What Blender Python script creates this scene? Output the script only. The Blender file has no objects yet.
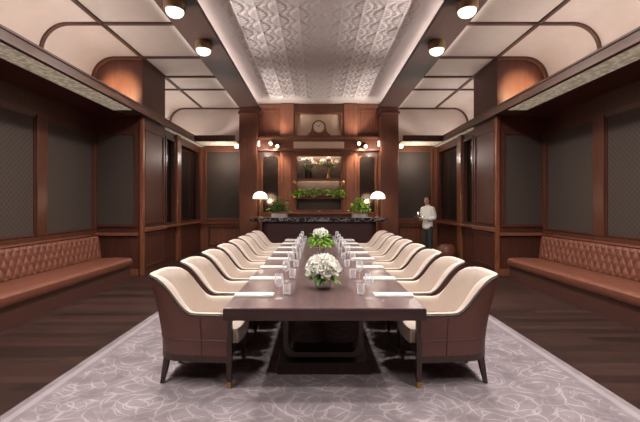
import bpy, bmesh, math, random
from mathutils import Vector, Matrix
random.seed(7)
PI = math.pi
sc = bpy.context.scene
COL = sc.collection
V = Vector

# ------------------------------------------------------------------ helpers
def tag(o, label=None, cat=None, group=None, kind=None):
    if label: o['label'] = label
    if cat: o['category'] = cat
    if group: o['group'] = group
    if kind: o['kind'] = kind
    return o

def empty(name, label, cat, loc=(0, 0, 0), rz=0.0, group=None):
    o = bpy.data.objects.new(name, None)
    COL.objects.link(o)
    o.location = loc
    o.rotation_euler = (0, 0, rz)
    o.empty_display_size = .1
    return tag(o, label, cat, group)

def obj(name, bm, mat, parent=None, smooth=False, loc=None, angle=None):
    me = bpy.data.meshes.new(name)
    bmesh.ops.recalc_face_normals(bm, faces=bm.faces[:])
    bm.to_mesh(me)
    bm.free()
    for m in (mat if isinstance(mat, (list, tuple)) else [mat]):
        me.materials.append(m)
    if smooth:
        for p in me.polygons: p.use_smooth = True
        if angle:
            try: me.set_sharp_from_angle(angle=math.radians(angle))
            except Exception: pass
    o = bpy.data.objects.new(name, me)
    COL.objects.link(o)
    if loc: o.location = loc
    if parent: o.parent = parent
    return o

def struct(name, bm, mat, **k):
    p = k.get('parent')
    o = obj(name, bm, mat, **k)
    if not p: o['kind'] = 'structure'
    return o

def children(o): return [c for c in bpy.data.objects if c.parent == o]

def copy_tree(o, parent=None, kids=None):
    c = o.copy()
    COL.objects.link(c)
    if parent: c.parent = parent
    for ch in (kids or KIDS).get(o.name, []):
        copy_tree(ch, c, kids)
    return c
KIDS = {}
def index_kids(root):
    ks = children(root)
    KIDS[root.name] = ks
    for k in ks: index_kids(k)

def box(bm, x0, x1, y0, y1, z0, z1, bevel=0.0):
    v = [bm.verts.new(p) for p in ((x0,y0,z0),(x1,y0,z0),(x1,y1,z0),(x0,y1,z0),(x0,y0,z1),(x1,y0,z1),(x1,y1,z1),(x0,y1,z1))]
    fs = [bm.faces.new([v[i] for i in f]) for f in ((0,3,2,1),(4,5,6,7),(0,1,5,4),(1,2,6,5),(2,3,7,6),(3,0,4,7))]
    if bevel:
        es = set(e for f in fs for e in f.edges)
        bmesh.ops.bevel(bm, geom=list(es), offset=bevel, segments=2, affect='EDGES', profile=.5)
    return fs

def B(*a, **k):
    bm = bmesh.new(); box(bm, *a, **k); return bm

def tube(bm, pts, r, n=8, cap=True, rr=None, closed=False):
    pts = [V(p) for p in pts]
    rings = []
    N = len(pts)
    up = None
    for i, p in enumerate(pts):
        if closed: d = (pts[(i+1) % N] - pts[i-1])
        elif i == 0: d = pts[1] - p
        elif i == N-1: d = p - pts[i-1]
        else: d = pts[i+1] - pts[i-1]
        d.normalize()
        if up is None:
            up = V((0,0,1)) if abs(d.z) < .9 else V((1,0,0))
        a = d.cross(up).normalized()
        up = a.cross(d).normalized()
        rad = rr[i] if rr else r
        rings.append([bm.verts.new(p + (a*math.cos(2*PI*k/n) + up*math.sin(2*PI*k/n))*rad) for k in range(n)])
    M = N if closed else N-1
    for i in range(M):
        q, w = rings[i], rings[(i+1) % N]
        for k in range(n):
            bm.faces.new((q[k], q[(k+1) % n], w[(k+1) % n], w[k]))
    if cap and not closed:
        bm.faces.new(rings[0][::-1]); bm.faces.new(rings[-1])

def lathe(bm, prof, n=24, cx=0, cy=0, cz=0, sx=1, sy=1):
    rings = []
    for r, z in prof:
        if r < 1e-5:
            rings.append([bm.verts.new((cx, cy, cz+z))])
        else:
            rings.append([bm.verts.new((cx+sx*r*math.cos(2*PI*k/n), cy+sy*r*math.sin(2*PI*k/n), cz+z)) for k in range(n)])
    for i in range(len(rings)-1):
        a, b = rings[i], rings[i+1]
        for k in range(n):
            if len(a) == 1 and len(b) == 1: continue
            if len(a) == 1: bm.faces.new((a[0], b[k], b[(k+1) % n]))
            elif len(b) == 1: bm.faces.new((a[k], a[(k+1) % n], b[0]))
            else: bm.faces.new((a[k], a[(k+1) % n], b[(k+1) % n], b[k]))

def L(prof, n=24, **k):
    bm = bmesh.new(); lathe(bm, prof, n, **k); return bm

def prism(bm, poly, axis, a, b):
    """poly: 2-D outline; axis 'y': (x,z) pairs from y=a to b; 'x': (y,z); 'z': (x,y)"""
    def P(p, t):
        return {'y': (p[0], t, p[1]), 'x': (t, p[0], p[1]), 'z': (p[0], p[1], t)}[axis]
    A = [bm.verts.new(P(p, a)) for p in poly]
    C = [bm.verts.new(P(p, b)) for p in poly]
    n = len(poly)
    bm.faces.new(A); bm.faces.new(C[::-1])
    for i in range(n):
        bm.faces.new((A[i], C[i], C[(i+1) % n], A[(i+1) % n]))

def frame_y(bm, x0, x1, z0, z1, y0, y1, w):
    box(bm, x0, x0+w, y0, y1, z0, z1); box(bm, x1-w, x1, y0, y1, z0, z1)
    box(bm, x0+w, x1-w, y0, y1, z0, z0+w); box(bm, x0+w, x1-w, y0, y1, z1-w, z1)

def frame_x(bm, y0, y1, z0, z1, x0, x1, w):
    box(bm, x0, x1, y0, y0+w, z0, z1); box(bm, x0, x1, y1-w, y1, z0, z1)
    box(bm, x0, x1, y0+w, y1-w, z0, z0+w); box(bm, x0, x1, y0+w, y1-w, z1-w, z1)

# ------------------------------------------------------------------ materials
class NT:
    def __init__(s, name):
        s.m = bpy.data.materials.new(name); s.m.use_nodes = True
        s.t = s.m.node_tree; s.n = s.t.nodes; s.l = s.t.links
        s.b = s.n['Principled BSDF']
    def add(s, typ, **k):
        n = s.n.new(typ)
        for a, v in k.items():
            if a in n.inputs: n.inputs[a].default_value = v
            else: setattr(n, a, v)
        return n
    def link(s, a, b): s.l.new(a, b)
    def coords(s, scale=(1,1,1), kind='Object', rot=(0,0,0)):
        c = s.add('ShaderNodeTexCoord'); m = s.add('ShaderNodeMapping')
        m.inputs['Scale'].default_value = scale; m.inputs['Rotation'].default_value = rot
        s.link(c.outputs[kind], m.inputs['Vector']); return m.outputs['Vector']
    def math(s, op, a, b=None):
        n = s.add('ShaderNodeMath', operation=op)
        for i, x in enumerate((a, b)):
            if x is None: continue
            if isinstance(x, (int, float)): n.inputs[i].default_value = x
            else: s.link(x, n.inputs[i])
        return n.outputs[0]
    def ramp(s, fac, stops):
        r = s.add('ShaderNodeValToRGB')
        e = r.color_ramp.elements
        while len(e) < len(stops): e.new(.5)
        for k, (p, c) in enumerate(stops):
            e[k].position = p; e[k].color = (*c, 1)
        s.link(fac, r.inputs[0]); return r.outputs[0]
    def bump(s, h, strength=.3, dist=.01):
        b = s.add('ShaderNodeBump'); b.inputs['Strength'].default_value = strength; b.inputs['Distance'].default_value = dist
        s.link(h, b.inputs['Height']); s.link(b.outputs[0], s.b.inputs['Normal'])

def sr(c):  # sRGB 0-255 -> linear
    return tuple(((x/255)/12.92 if x/255 <= .04045 else ((x/255+.055)/1.055)**2.4) for x in c)

def plain(name, c, rough=.5, metal=0.0, noise=.06, spec=.5, scale=30, bump=0):
    t = NT(name)
    c = sr(c)
    v = t.coords((scale,)*3)
    nz = t.add('ShaderNodeTexNoise'); nz.inputs['Scale'].default_value = 1; nz.inputs['Detail'].default_value = 4
    t.link(v, nz.inputs['Vector'])
    a = tuple(x*(1-noise) for x in c); b = tuple(min(1, x*(1+noise)) for x in c)
    t.link(t.ramp(nz.outputs[0], [(.3, a), (.7, b)]), t.b.inputs['Base Color'])
    t.b.inputs['Roughness'].default_value = rough; t.b.inputs['Metallic'].default_value = metal
    t.b.inputs['Specular IOR Level'].default_value = spec
    if bump: t.bump(nz.outputs[0], bump, .004)
    return t.m

def wood(name, c1, c2, rough=.35, scale=(14, 14, 1.2), coat=.0):
    t = NT(name)
    v = t.coords(scale)
    n1 = t.add('ShaderNodeTexNoise'); n1.inputs['Scale'].default_value = 1.6; n1.inputs['Detail'].default_value = 8; n1.inputs['Distortion'].default_value = .6
    t.link(v, n1.inputs['Vector'])
    t.link(t.ramp(n1.outputs[0], [(.28, sr(c1)), (.72, sr(c2))]), t.b.inputs['Base Color'])
    t.b.inputs['Roughness'].default_value = rough
    t.b.inputs['Coat Weight'].default_value = coat
    t.b.inputs['Coat Roughness'].default_value = .2
    t.bump(n1.outputs[0], .08, .003)
    return t.m

def emit(name, c, s):
    t = NT(name)
    t.b.inputs['Base Color'].default_value = (*sr(c), 1)
    t.b.inputs['Emission Color'].default_value = (*sr(c), 1)
    t.b.inputs['Emission Strength'].default_value = s
    return t.m

def thin_glass(name, a=.2):
    t = NT(name)
    t.b.inputs['Base Color'].default_value = (.95, .95, .97, 1)
    t.b.inputs['Roughness'].default_value = .06
    t.b.inputs['Specular IOR Level'].default_value = .9
    fr = t.add('ShaderNodeLayerWeight'); fr.inputs[0].default_value = .35
    t.link(t.math('ADD', t.math('MULTIPLY', fr.outputs['Facing'], .55), a*.5), t.b.inputs['Alpha'])
    return t.m
def glass(name, c=(255, 255, 255), rough=.02):
    t = NT(name)
    t.b.inputs['Base Color'].default_value = (*sr(c), 1)
    t.b.inputs['Transmission Weight'].default_value = 1
    t.b.inputs['Roughness'].default_value = rough
    t.b.inputs['IOR'].default_value = 1.3
    return t.m

M = {}
M['wood'] = wood('mahogany_veneer', (116, 70, 53), (142, 90, 68), .36, coat=.12)
M['wood_dark'] = wood('dark_mahogany', (70, 37, 28), (88, 49, 37), .45, coat=.04)
M['wood_trim'] = wood('mahogany_trim', (104, 60, 40), (140, 86, 58), .3, coat=.2)
M['wood_mid'] = wood('column_mahogany', (92, 52, 39), (112, 66, 49), .4, coat=.08)
M['stile'] = wood('dark_polished_stile', (74, 42, 31), (98, 58, 42), .3, coat=.3)
M['fascia'] = wood('cornice_wood', (88, 64, 54), (112, 84, 72), .4, scale=(10, 1.2, 10))
M['beam'] = wood('walnut_beam', (46, 29, 24), (60, 39, 31), .5, scale=(10, 1.2, 10))
M['table_wood'] = wood('table_walnut', (78, 60, 60), (108, 86, 86), .3, scale=(9, .9, 9), coat=.25)
M['table_edge'] = wood('table_edge_walnut', (48, 30, 28), (64, 42, 38), .4, scale=(2, 12, 12))
M['plaster'] = plain('cream_plaster', (222, 211, 201), .75, noise=.03, scale=4)
M['white_plaster'] = plain('grey_white_plaster', (186, 176, 173), .6, noise=.03, scale=6)
M['rib'] = plain('brown_rib', (86, 58, 44), .5)
M['bronze'] = plain('aged_bronze', (112, 88, 62), .35, .8)
M['brass'] = plain('brushed_brass', (196, 152, 92), .3, .9)
M['cream'] = plain('cream_upholstery', (194, 178, 165), .8, noise=.04, scale=120, bump=.15)
M['chair_leather'] = plain('brown_chair_leather', (92, 58, 50), .45, noise=.08, scale=60, bump=.1)
M['chair_wood'] = wood('dark_chair_wood', (44, 28, 24), (62, 42, 36), .35, scale=(20, 20, 4))
M['piping'] = plain('dark_piping', (52, 34, 30), .5)
M['leather'] = plain('cognac_leather', (110, 63, 46), .5, noise=.16, scale=14, bump=.2)
M['leather_dark'] = plain('dark_bench_leather', (72, 42, 34), .5, noise=.1, scale=20)
M['linen'] = plain('white_linen', (238, 234, 228), .8, noise=.02, scale=80)
M['petal'] = plain('white_petal', (246, 244, 236), .6, noise=.03)
M['petal_heart'] = plain('pale_yellow_heart', (214, 206, 140), .6)
M['leaf'] = plain('green_leaf', (134, 180, 58), .5, noise=.35, scale=12)
M['leaf_dark'] = plain('dark_green_leaf', (84, 130, 50), .5, noise=.35, scale=12)
M['leaf_pale'] = plain('pale_green_leaf', (168, 190, 110), .5, noise=.2, scale=12)
M['glass'] = thin_glass('clear_glass')
M['vase_glass'] = glass('silvered_glass', (222, 222, 224), .12)
M['silver'] = plain('polished_silver', (205, 200, 196), .18, .9, noise=.03)
M['shade'] = emit('glowing_white_shade', (255, 246, 228), 1.3)
M['bulb'] = emit('warm_bulb', (255, 236, 208), 9)
M['dome'] = emit('frosted_lit_dome', (255, 244, 228), 2.2)
M['led'] = emit('warm_led_strip', (255, 244, 238), 37)
M['led_soft'] = emit('shelf_led_strip', (255, 226, 196), 60)
M['led_white'] = emit('tray_led_strip', (255, 240, 232), 15)
M['skin'] = plain('skin', (206, 156, 132), .55, noise=.04, scale=20)
M['hair'] = plain('dark_brown_hair', (48, 28, 26), .6, noise=.2, scale=90)
M['shirt'] = plain('white_shirt', (250, 249, 246), .8, noise=.03, scale=30)
M['trousers'] = plain('dark_grey_trousers', (58, 62, 60), .8, noise=.08)
M['shoe'] = plain('black_shoe', (24, 22, 22), .4)
M['eye'] = plain('dark_eye', (30, 22, 20), .2)
M['lip'] = plain('lip', (168, 98, 88), .5)
M['beige'] = plain('beige_lacquer', (222, 196, 174), .6, noise=.03, scale=5)
M['dial'] = plain('ivory_dial', (236, 228, 212), .5, noise=.02)
M['black'] = plain('black_metal', (26, 22, 22), .4)
M['body_bar'] = plain('maroon_bar_leather', (66, 38, 38), .45, noise=.08)
M['stone_white'] = plain('white_ceramic', (180, 172, 166), .3, noise=.03)
M['mirror'] = plain('smoked_mirror', (112, 98, 90), .12, .9, noise=.05, scale=2)
M['dark_glass'] = plain('dark_window_glass', (30, 20, 18), .12, 0, noise=.1, scale=2, spec=.6)

def marble():
    t = NT('black_marble')
    v = t.coords((3, 3, 3))
    n = t.add('ShaderNodeTexNoise'); n.inputs['Scale'].default_value = 1.0; n.inputs['Detail'].default_value = 8; n.inputs['Distortion'].default_value = 1.6
    t.link(v, n.inputs['Vector'])
    t.link(t.ramp(n.outputs[0], [(.0, sr((30, 28, 30))), (.47, sr((42, 40, 42))), (.52, sr((150, 146, 146))), (.57, sr((40, 38, 40))), (1, sr((24, 22, 24)))]), t.b.inputs['Base Color'])
    t.b.inputs['Roughness'].default_value = .15
    return t.m
M['marble'] = marble()

def fabric_panel():
    """dark taupe woven wall fabric with a fine diamond lattice"""
    t = NT('taupe_lattice_fabric')
    c = t.add('ShaderNodeTexCoord'); s = t.add('ShaderNodeSeparateXYZ')
    t.link(c.outputs['Object'], s.inputs[0])
    h = t.math('ADD', s.outputs[0], s.outputs[1])
    k = 34.0
    a = t.math('SINE', t.math('MULTIPLY', t.math('ADD', h, s.outputs[2]), k))
    b = t.math('SINE', t.math('MULTIPLY', t.math('SUBTRACT', h, s.outputs[2]), k))
    f = t.math('MINIMUM', t.math('ABSOLUTE', a), t.math('ABSOLUTE', b))
    t.link(t.ramp(f, [(.0, sr((86, 72, 62))), (.28, sr((66, 55, 48))), (1, sr((60, 50, 44)))]), t.b.inputs['Base Color'])
    t.b.inputs['Roughness'].default_value = .7
    t.bump(f, .2, .004)
    return t.m
M['fabric'] = fabric_panel()

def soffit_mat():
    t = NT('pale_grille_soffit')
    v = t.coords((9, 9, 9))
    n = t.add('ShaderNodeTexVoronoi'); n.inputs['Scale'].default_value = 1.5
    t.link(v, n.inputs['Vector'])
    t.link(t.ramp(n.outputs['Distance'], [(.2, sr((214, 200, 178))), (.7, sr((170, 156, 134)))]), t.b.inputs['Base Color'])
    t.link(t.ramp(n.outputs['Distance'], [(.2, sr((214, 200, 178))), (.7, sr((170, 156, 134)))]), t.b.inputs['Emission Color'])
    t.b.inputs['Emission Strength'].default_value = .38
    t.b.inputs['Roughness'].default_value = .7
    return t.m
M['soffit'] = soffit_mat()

def floor_mat():
    t = NT('dark_plank_floor')
    v = t.coords((1, 1, 1))
    br = t.add('ShaderNodeTexBrick')
    br.offset = .37
    for k, x in (('Scale', 1), ('Brick Width', 1.9), ('Row Height', .14), ('Mortar Size', .003), ('Bias', 0)):
        br.inputs[k].default_value = x
    br.inputs['Color1'].default_value = (*sr((40, 26, 22)), 1); br.inputs['Color2'].default_value = (*sr((68, 46, 39)), 1)
    br.inputs['Mortar'].default_value = (*sr((34, 22, 20)), 1)
    t.link(v, br.inputs['Vector'])
    n = t.add('ShaderNodeTexNoise'); n.inputs['Scale'].default_value = 1; n.inputs['Detail'].default_value = 6
    t.link(t.coords((1.5, 22, 1)), n.inputs['Vector'])
    mx = t.add('ShaderNodeMix', data_type='RGBA', blend_type='MULTIPLY'); mx.inputs[0].default_value = .6
    t.link(br.outputs['Color'], mx.inputs[6])
    t.link(t.ramp(n.outputs[0], [(.3, (.4, .36, .34)), (.7, (1, 1, 1))]), mx.inputs[7])
    t.link(mx.outputs[2], t.b.inputs['Base Color'])
    t.b.inputs['Roughness'].default_value = .38
    t.bump(br.outputs['Fac'], .1, -.003)
    return t.m
M['floor'] = floor_mat()

RUG_HW = 2.365
def rug_mat():
    """mauve-grey carpet: overlapping pale arcs, plain border bands along the two long edges"""
    t = NT('patterned_carpet')
    c = t.add('ShaderNodeTexCoord')
    nz = t.add('ShaderNodeTexNoise'); nz.inputs['Scale'].default_value = 2.2; nz.inputs['Detail'].default_value = 2
    t.link(c.outputs['Object'], nz.inputs['Vector'])
    ad = t.add('ShaderNodeVectorMath', operation='MULTIPLY_ADD')
    ad.inputs[1].default_value = (.38, .38, 0); t.link(nz.outputs['Color'], ad.inputs[0]); t.link(c.outputs['Object'], ad.inputs[2])
    lines = None
    # arcs: rings about two staggered lattices of centres
    for ox, oy, per in ((0, 0, .56), (.28, .20, .56), (.15, .1, .71)):
        mp = t.add('ShaderNodeVectorMath', operation='ADD'); mp.inputs[1].default_value = (ox+50*per, oy+50*per, 0)
        t.link(ad.outputs[0], mp.inputs[0])
        sx = t.add('ShaderNodeSeparateXYZ'); t.link(mp.outputs[0], sx.inputs[0])
        fx = t.math('SUBTRACT', t.math('MODULO', sx.outputs[0], per), per/2)
        fy = t.math('SUBTRACT', t.math('MODULO', sx.outputs[1], per*.74), per*.37)
        d = t.math('SQRT', t.math('ADD', t.math('MULTIPLY', fx, fx), t.math('MULTIPLY', t.math('MULTIPLY', fy, fy), 1.7)))
        r = t.math('ABSOLUTE', t.math('SINE', t.math('MULTIPLY', d, 31)))
        ln = t.math('GREATER_THAN', t.math('SUBTRACT', 1.0, r), .80)
        g = t.math('LESS_THAN', d, .36)
        ln = t.math('MULTIPLY', ln, g)
        lines = ln if lines is None else t.math('MAXIMUM', lines, ln)
    n2 = t.add('ShaderNodeTexNoise'); n2.inputs['Scale'].default_value = 5; n2.inputs['Detail'].default_value = 4
    t.link(c.outputs['Object'], n2.inputs['Vector'])
    vis = t.ramp(n2.outputs[0], [(.36, (.1, .1, .1)), (.64, (.75, .75, .75))])
    sep = t.add('ShaderNodeSeparateXYZ'); t.link(c.outputs['Object'], sep.inputs[0])
    ax = t.math('ABSOLUTE', sep.outputs[0])
    inner = t.math('LESS_THAN', ax, RUG_HW-.17)
    f = t.math('MULTIPLY', t.math('MULTIPLY', lines, vis), inner)
    band = t.math('MULTIPLY', t.math('GREATER_THAN', ax, RUG_HW-.15), t.math('LESS_THAN', t.math('ABSOLUTE', t.math('SUBTRACT', ax, RUG_HW-.09)), .03))
    band = t.math('MULTIPLY', band, .45)
    f = t.math('MAXIMUM', f, band)
    base = t.ramp(n2.outputs[0], [(.3, sr((116, 106, 109))), (.7, sr((142, 131, 134)))])
    mx = t.add('ShaderNodeMix', data_type='RGBA')
    t.link(f, mx.inputs[0]); t.link(base, mx.inputs[6]); mx.inputs[7].default_value = (*sr((170, 161, 163)), 1)
    t.link(mx.outputs[2], t.b.inputs['Base Color'])
    t.b.inputs['Roughness'].default_value = .95
    t.b.inputs['Specular IOR Level'].default_value = .1
    return t.m
M['rug'] = rug_mat()

# ------------------------------------------------------------------ room dimensions (metres; the lens looks along +Y)
EYE = 1.55
YB = 12.45      # rear wall
YF = -2.2       # wall behind the viewer
ZV = 4.80       # side vaults
ZT = 4.95       # tray ceiling
XC = 5.0        # outer wall plane
XW = 4.95       # niche panel plane
BX0, BX1 = 1.95, 2.57   # beams
ZB = 4.70
PY0, PY1 = 8.14, 9.35   # piers between niche and rear bay
PX = 3.9
FX = 3.8        # cornice face
CZ0, CZ1 = 3.50, 3.68
RX = 3.98       # rear bay side wall

# floor, outer walls
struct('floor', B(-XC-.2, XC+.2, YF-.2, YB+.4, -.1, 0), M['floor'])
struct('wall_front', B(-XC-.2, XC+.2, YF-.15, YF, 0, 5.2), M['wood_dark'])

# ---- tray ceiling with embossed relief
bm = bmesh.new()
nx, y0, y1 = 220, 4.6, YB-.05
hw = BX0+.22
ny = 400
def relief(x, y):
    ax = abs(x)
    edge = min(1, max(0, (1.72-ax)/.06)) * min(1, max(0, (11.75-y)/.08))
    if edge <= 0: return 0
    per = .37
    k = int((ax+per/2)//per)
    a = (ax+per/2) % per/per*2-1          # -1..1 across one column
    off = .235*(k % 2)
    u = (y+off) % .47/.47*2-1
    # leaf body: pointed oval with side veins
    wv = 1-abs(u)**1.6
    ins = wv*.92-abs(a)
    h = 0
    if ins > 0:
        vein = abs(math.sin(PI*((y+off)/.078+abs(a)*1.1)))
        h = .010*min(1, ins/.15)+.016*vein*min(1, ins/.2)
        if abs(a) < .10: h = .026
    else:
        q = ((y+off+.235) % .47)/.47*2-1
        r2 = math.hypot(abs(a)-1, q*1.25)
        h = .018*abs(math.cos(r2*9)) if r2 < .55 else .002
    return -h*edge*.9
grid = [[bm.verts.new((-hw+2*hw*i/nx, y0+(y1-y0)*j/ny, ZT+relief(-hw+2*hw*i/nx, y0+(y1-y0)*j/ny))) for i in range(nx+1)] for j in range(ny+1)]
for j in range(ny):
    for i in range(nx):
        bm.faces.new((grid[j][i], grid[j+1][i], grid[j+1][i+1], grid[j][i+1]))
box(bm, -hw, hw, YF, y0, ZT, ZT+.05)
box(bm, -hw-.02, hw+.02, YF, YB+.2, ZT+.055, ZT+.1)
box(bm, -hw, -hw+.01, YF, YB, ZB+.04, ZT); box(bm, hw-.01, hw, YF, YB, ZB+.04, ZT)
struct('ceiling', bm, M['white_plaster'], smooth=True, angle=40)

# ---- vaults: flat then a quarter curve down to the outer wall
def vault_profile(s, grow=0.0):
    R = .5
    pts = [(s*BX1, ZV+grow), (s*(XC-R), ZV+grow)]
    for k in range(1, 11):
        a = PI/2*k/10
        pts.append((s*(XC-R+(R+grow)*math.sin(a)), ZV-R+(R+grow)*math.cos(a)))
    return pts
for s in (-1, 1):
    bm = bmesh.new()
    inner = vault_profile(s); outer = vault_profile(s, .06)
    poly = inner+[(s*XC, CZ1-.02), (s*(XC+.06), CZ1-.02)]+outer[::-1]
    prism(bm, poly, 'y', YF, YB+.1)
    struct('ceiling', bm, M['plaster'], smooth=True, angle=30)

ntrim = [0]
def trim(bm, mat, **k):
    ntrim[0] += 1
    return struct('trim_%d' % ntrim[0], bm, mat, **k)

# ribs across and along the vaults
for s in (-1, 1):
    for y in (3.4, 4.9, 6.60, 8.12, 9.35, 10.37, YB-.05):
        bm = bmesh.new()
        a = vault_profile(s, -.0); b = vault_profile(s, -.035)
        poly = a+[(s*XC, CZ1), (s*(XC-.035), CZ1)]+b[::-1]
        prism(bm, poly, 'y', y-.035, y+.035)
        trim(bm, M['rib'])
    trim(B(*sorted((s*3.86, s*3.93)), YF, YB, ZV-.035, ZV+.01), M['rib'])
    # beam with lip hiding the cove strip
    bm = bmesh.new()
    box(bm, *sorted((s*BX0, s*BX1)), YF, YB, ZB, ZB+.05)
    box(bm, *sorted((s*BX1, s*(BX1-.05))), YF, YB, ZB+.05, ZT+.1)
    box(bm, *sorted((s*BX0, s*(BX0+.03))), YF, YB, ZB+.05, ZB+.085)
    trim(bm, M['beam'])
    o = obj('cove_light_strip', B(*sorted((s*(BX0+.13), s*(BX0+.16))), YF+.1, YB-.3, ZB+.055, ZB+.07), M['led_white'])
    tag(o, 'hidden warm light strip in the ceiling cove on the %s beam' % ('left' if s < 0 else 'right'), 'light strip')

# ---- outer (niche) walls with fabric panels
for s, nm in ((-1, 'left'), (1, 'right')):
    w = struct('wall_'+nm, B(*sorted((s*XW, s*(XC+.15))), YF, PY0+.1, 0, CZ1), M['wood_dark'])
    # lower rail and stiles
    rail = bmesh.new()
    box(rail, *sorted((s*XW, s*(XW-.05))), YF, PY0, .86, 1.0)
    box(rail, *sorted((s*XW, s*(XW-.035))), YF, PY0, 3.08, 3.16)
    obj('rail', rail, M['stile'], w)
    ys = [-.7, 1.1, 2.9, 4.72, 6.52, 8.10]
    for k, y in enumerate(ys):
        obj('stile', B(*sorted((s*XW, s*(XW-.06))), y-.13 if k < 5 else y-.06, y+.13 if k < 5 else y+.03, 1.0, 3.12, bevel=.015), M['stile'], w)
        if k:
            a, b = ys[k-1]+.16, y-(.16 if k < 5 else .09)
            obj('fabric_panel', B(*sorted((s*(XW-.012), s*(XW+.01))), a, b, 1.04, 3.05), M['fabric'], w)
            fr = bmesh.new(); frame_x(fr, a-.03, b+.03, 1.01, 3.08, *sorted((s*(XW-.03), s*XW)), .03)
            obj('panel_moulding', fr, M['wood_dark'], w)

# ---- piers
for s in (-1, 1):
    bm = bmesh.new()
    box(bm, *sorted((s*PX, s*XC)), PY0, PY1, 0, CZ0)
    # upper block follows the vault
    prof = [(s*PX, CZ1-.1), (s*PX, ZV-.004)]+[(x, z-.004) for x, z in vault_profile(s)[1:]]+[(s*XC, CZ1-.1)]
    prism(bm, prof, 'y', PY0, PY1)
    p = trim(bm, M['wood_dark'])
    f = bmesh.new(); xs = sorted((s*PX, s*(PX-.02)))
    frame_x(f, PY0+.10, PY1-.08, 1.12, 3.28, *xs, .05)
    frame_x(f, PY0+.10, PY1-.08, .14, .92, *xs, .05)
    obj('panel_moulding', f, M['wood_dark'], p)
    obj('corner_post', B(*sorted((s*(PX-.03), s*(PX+.05))), PY0-.03, PY0+.06, 0, CZ0, bevel=.012), M['wood_trim'], p)
    obj('waist_rail', B(*sorted((s*(PX-.05), s*PX)), PY0+.06, PY1, .95, 1.04, bevel=.01), M['wood'], p)
    # panel on the pier face that closes the niche
    xs = sorted((s*(PX+.16), s*(XW-.07)))
    obj('fabric_panel', B(xs[0], xs[1], PY0-.014, PY0+.01, 1.13, 3.1), M['fabric'], p)
    f = bmesh.new(); frame_y(f, xs[0]-.06, xs[1]+.06, 1.07, 3.16, PY0-.035, PY0, .06)
    obj('panel_moulding', f, M['wood_dark'], p)
    f = bmesh.new(); box(f, xs[0]-.11, xs[1]+.07, PY0-.06, PY0, .88, .94); box(f, xs[0]-.11, xs[1]+.07, PY0-.03, PY0, 0, .14)
    obj('waist_rail', f, M['wood'], p)
    arch = [(x, z) for x, z in vault_profile(s, -.004)[1:]]
    a2 = [(s*(abs(x)-.05 if abs(x) > 4.5 else abs(x)), z-.055) for x, z in arch]
    f = bmesh.new()
    prism(f, [(s*PX, ZV-.004)]+arch+a2[::-1]+[(s*PX, ZV-.06)], 'y', PY0-.03, PY0+.01)
    obj('arch_moulding', f, M['wood_trim'], p)

# warm uplights standing on the cornice before each pier
for s in (-1, 1):
    q = empty('cornice_uplight', 'small uplight hidden on the %s cornice in front of the pier' % ('left' if s < 0 else 'right'), 'uplight', (s*4.4, 7.1, CZ0+.06))
    obj('housing', L([(0, 0), (.05, 0), (.05, .06), (.04, .06), (.035, .04), (0, .04)], 16), M['bronze'], q, smooth=True, angle=40)
    l = bpy.data.lights.new('pier_uplight', 'SPOT'); l.energy = 420; l.color = (1, .86, .52); l.spot_size = math.radians(52); l.spot_blend = .7; l.shadow_soft_size = .04
    lo = bpy.data.objects.new('pier_uplight', l); COL.objects.link(lo); lo.location = (s*4.4, 7.1, CZ0+.15); lo.rotation_euler = (PI-math.radians(72), 0, 0)

# ---- cornices along the sides with a pale grille soffit, rear return
for s in (-1, 1):
    bm = bmesh.new()
    X0, X1 = s*FX, s*(FX+.05)
    box(bm, *sorted((X0, X1)), YF, YB, CZ0, CZ1)
    box(bm, *sorted((s*(FX-.025), X0)), YF, YB, CZ0, CZ0+.04)
    box(bm, *sorted((s*(FX-.02), X0)), YF, YB, CZ1-.03, CZ1)
    box(bm, *sorted((X1, s*XW)), YF, YB, CZ0+.02, CZ0+.06)
    t = trim(bm, M['fascia'])
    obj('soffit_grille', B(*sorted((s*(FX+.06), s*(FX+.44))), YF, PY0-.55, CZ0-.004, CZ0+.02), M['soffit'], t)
    obj('soffit_board', B(*sorted((s*(FX+.44), s*XW)), YF, PY0, CZ0-.01, CZ0+.02), M['wood_dark'], t)
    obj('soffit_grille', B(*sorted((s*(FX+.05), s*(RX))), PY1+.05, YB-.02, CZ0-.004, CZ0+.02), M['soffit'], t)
    for a, b in ((YF+.3, PY0-.1), (PY1+.1, YB-.2)):
        l = bpy.data.lights.new('added_tray_fill', 'AREA'); l.shape = 'RECTANGLE'; l.size = .07; l.size_y = b-a  # added fill light without a fixture, aimed inward to brighten the tray ceiling
        l.energy = 27*(b-a); l.color = (1, .92, .88); l.spread = math.radians(40)
        lo = bpy.data.objects.new('added_tray_fill', l); COL.objects.link(lo); lo.location = (s*(FX+.12), (a+b)/2, CZ1-.05)
        lo.rotation_euler = (0, PI-s*math.radians(65), 0)
    for a, b in ((YF+.3, PY0-.25), (PY1+.1, YB-.3)):
        o = obj('cove_light_strip', B(*sorted((s*(FX+.30), s*(FX+.34))), a, b, CZ0+.06, CZ0+.075), M['led'])
        tag(o, 'hidden warm light strip on the %s cornice, %s' % ('left' if s < 0 else 'right', 'above the long bench' if b < 9 else 'in the rear bay beyond the pier'), 'light strip')
    # rear cornice of the bay
    bm = bmesh.new()
    a, b = sorted((s*(BX1+.0), s*FX))
    box(bm, a, b, 11.3, 11.35, CZ0, CZ1)
    box(bm, a, b, 11.35, YB, CZ0+.02, CZ0+.06)
    t = trim(bm, M['wood_dark'])
    obj('soffit_grille', B(a, b, 11.36, YB-.3, CZ0-.004, CZ0+.02), M['soffit'], t)

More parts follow.
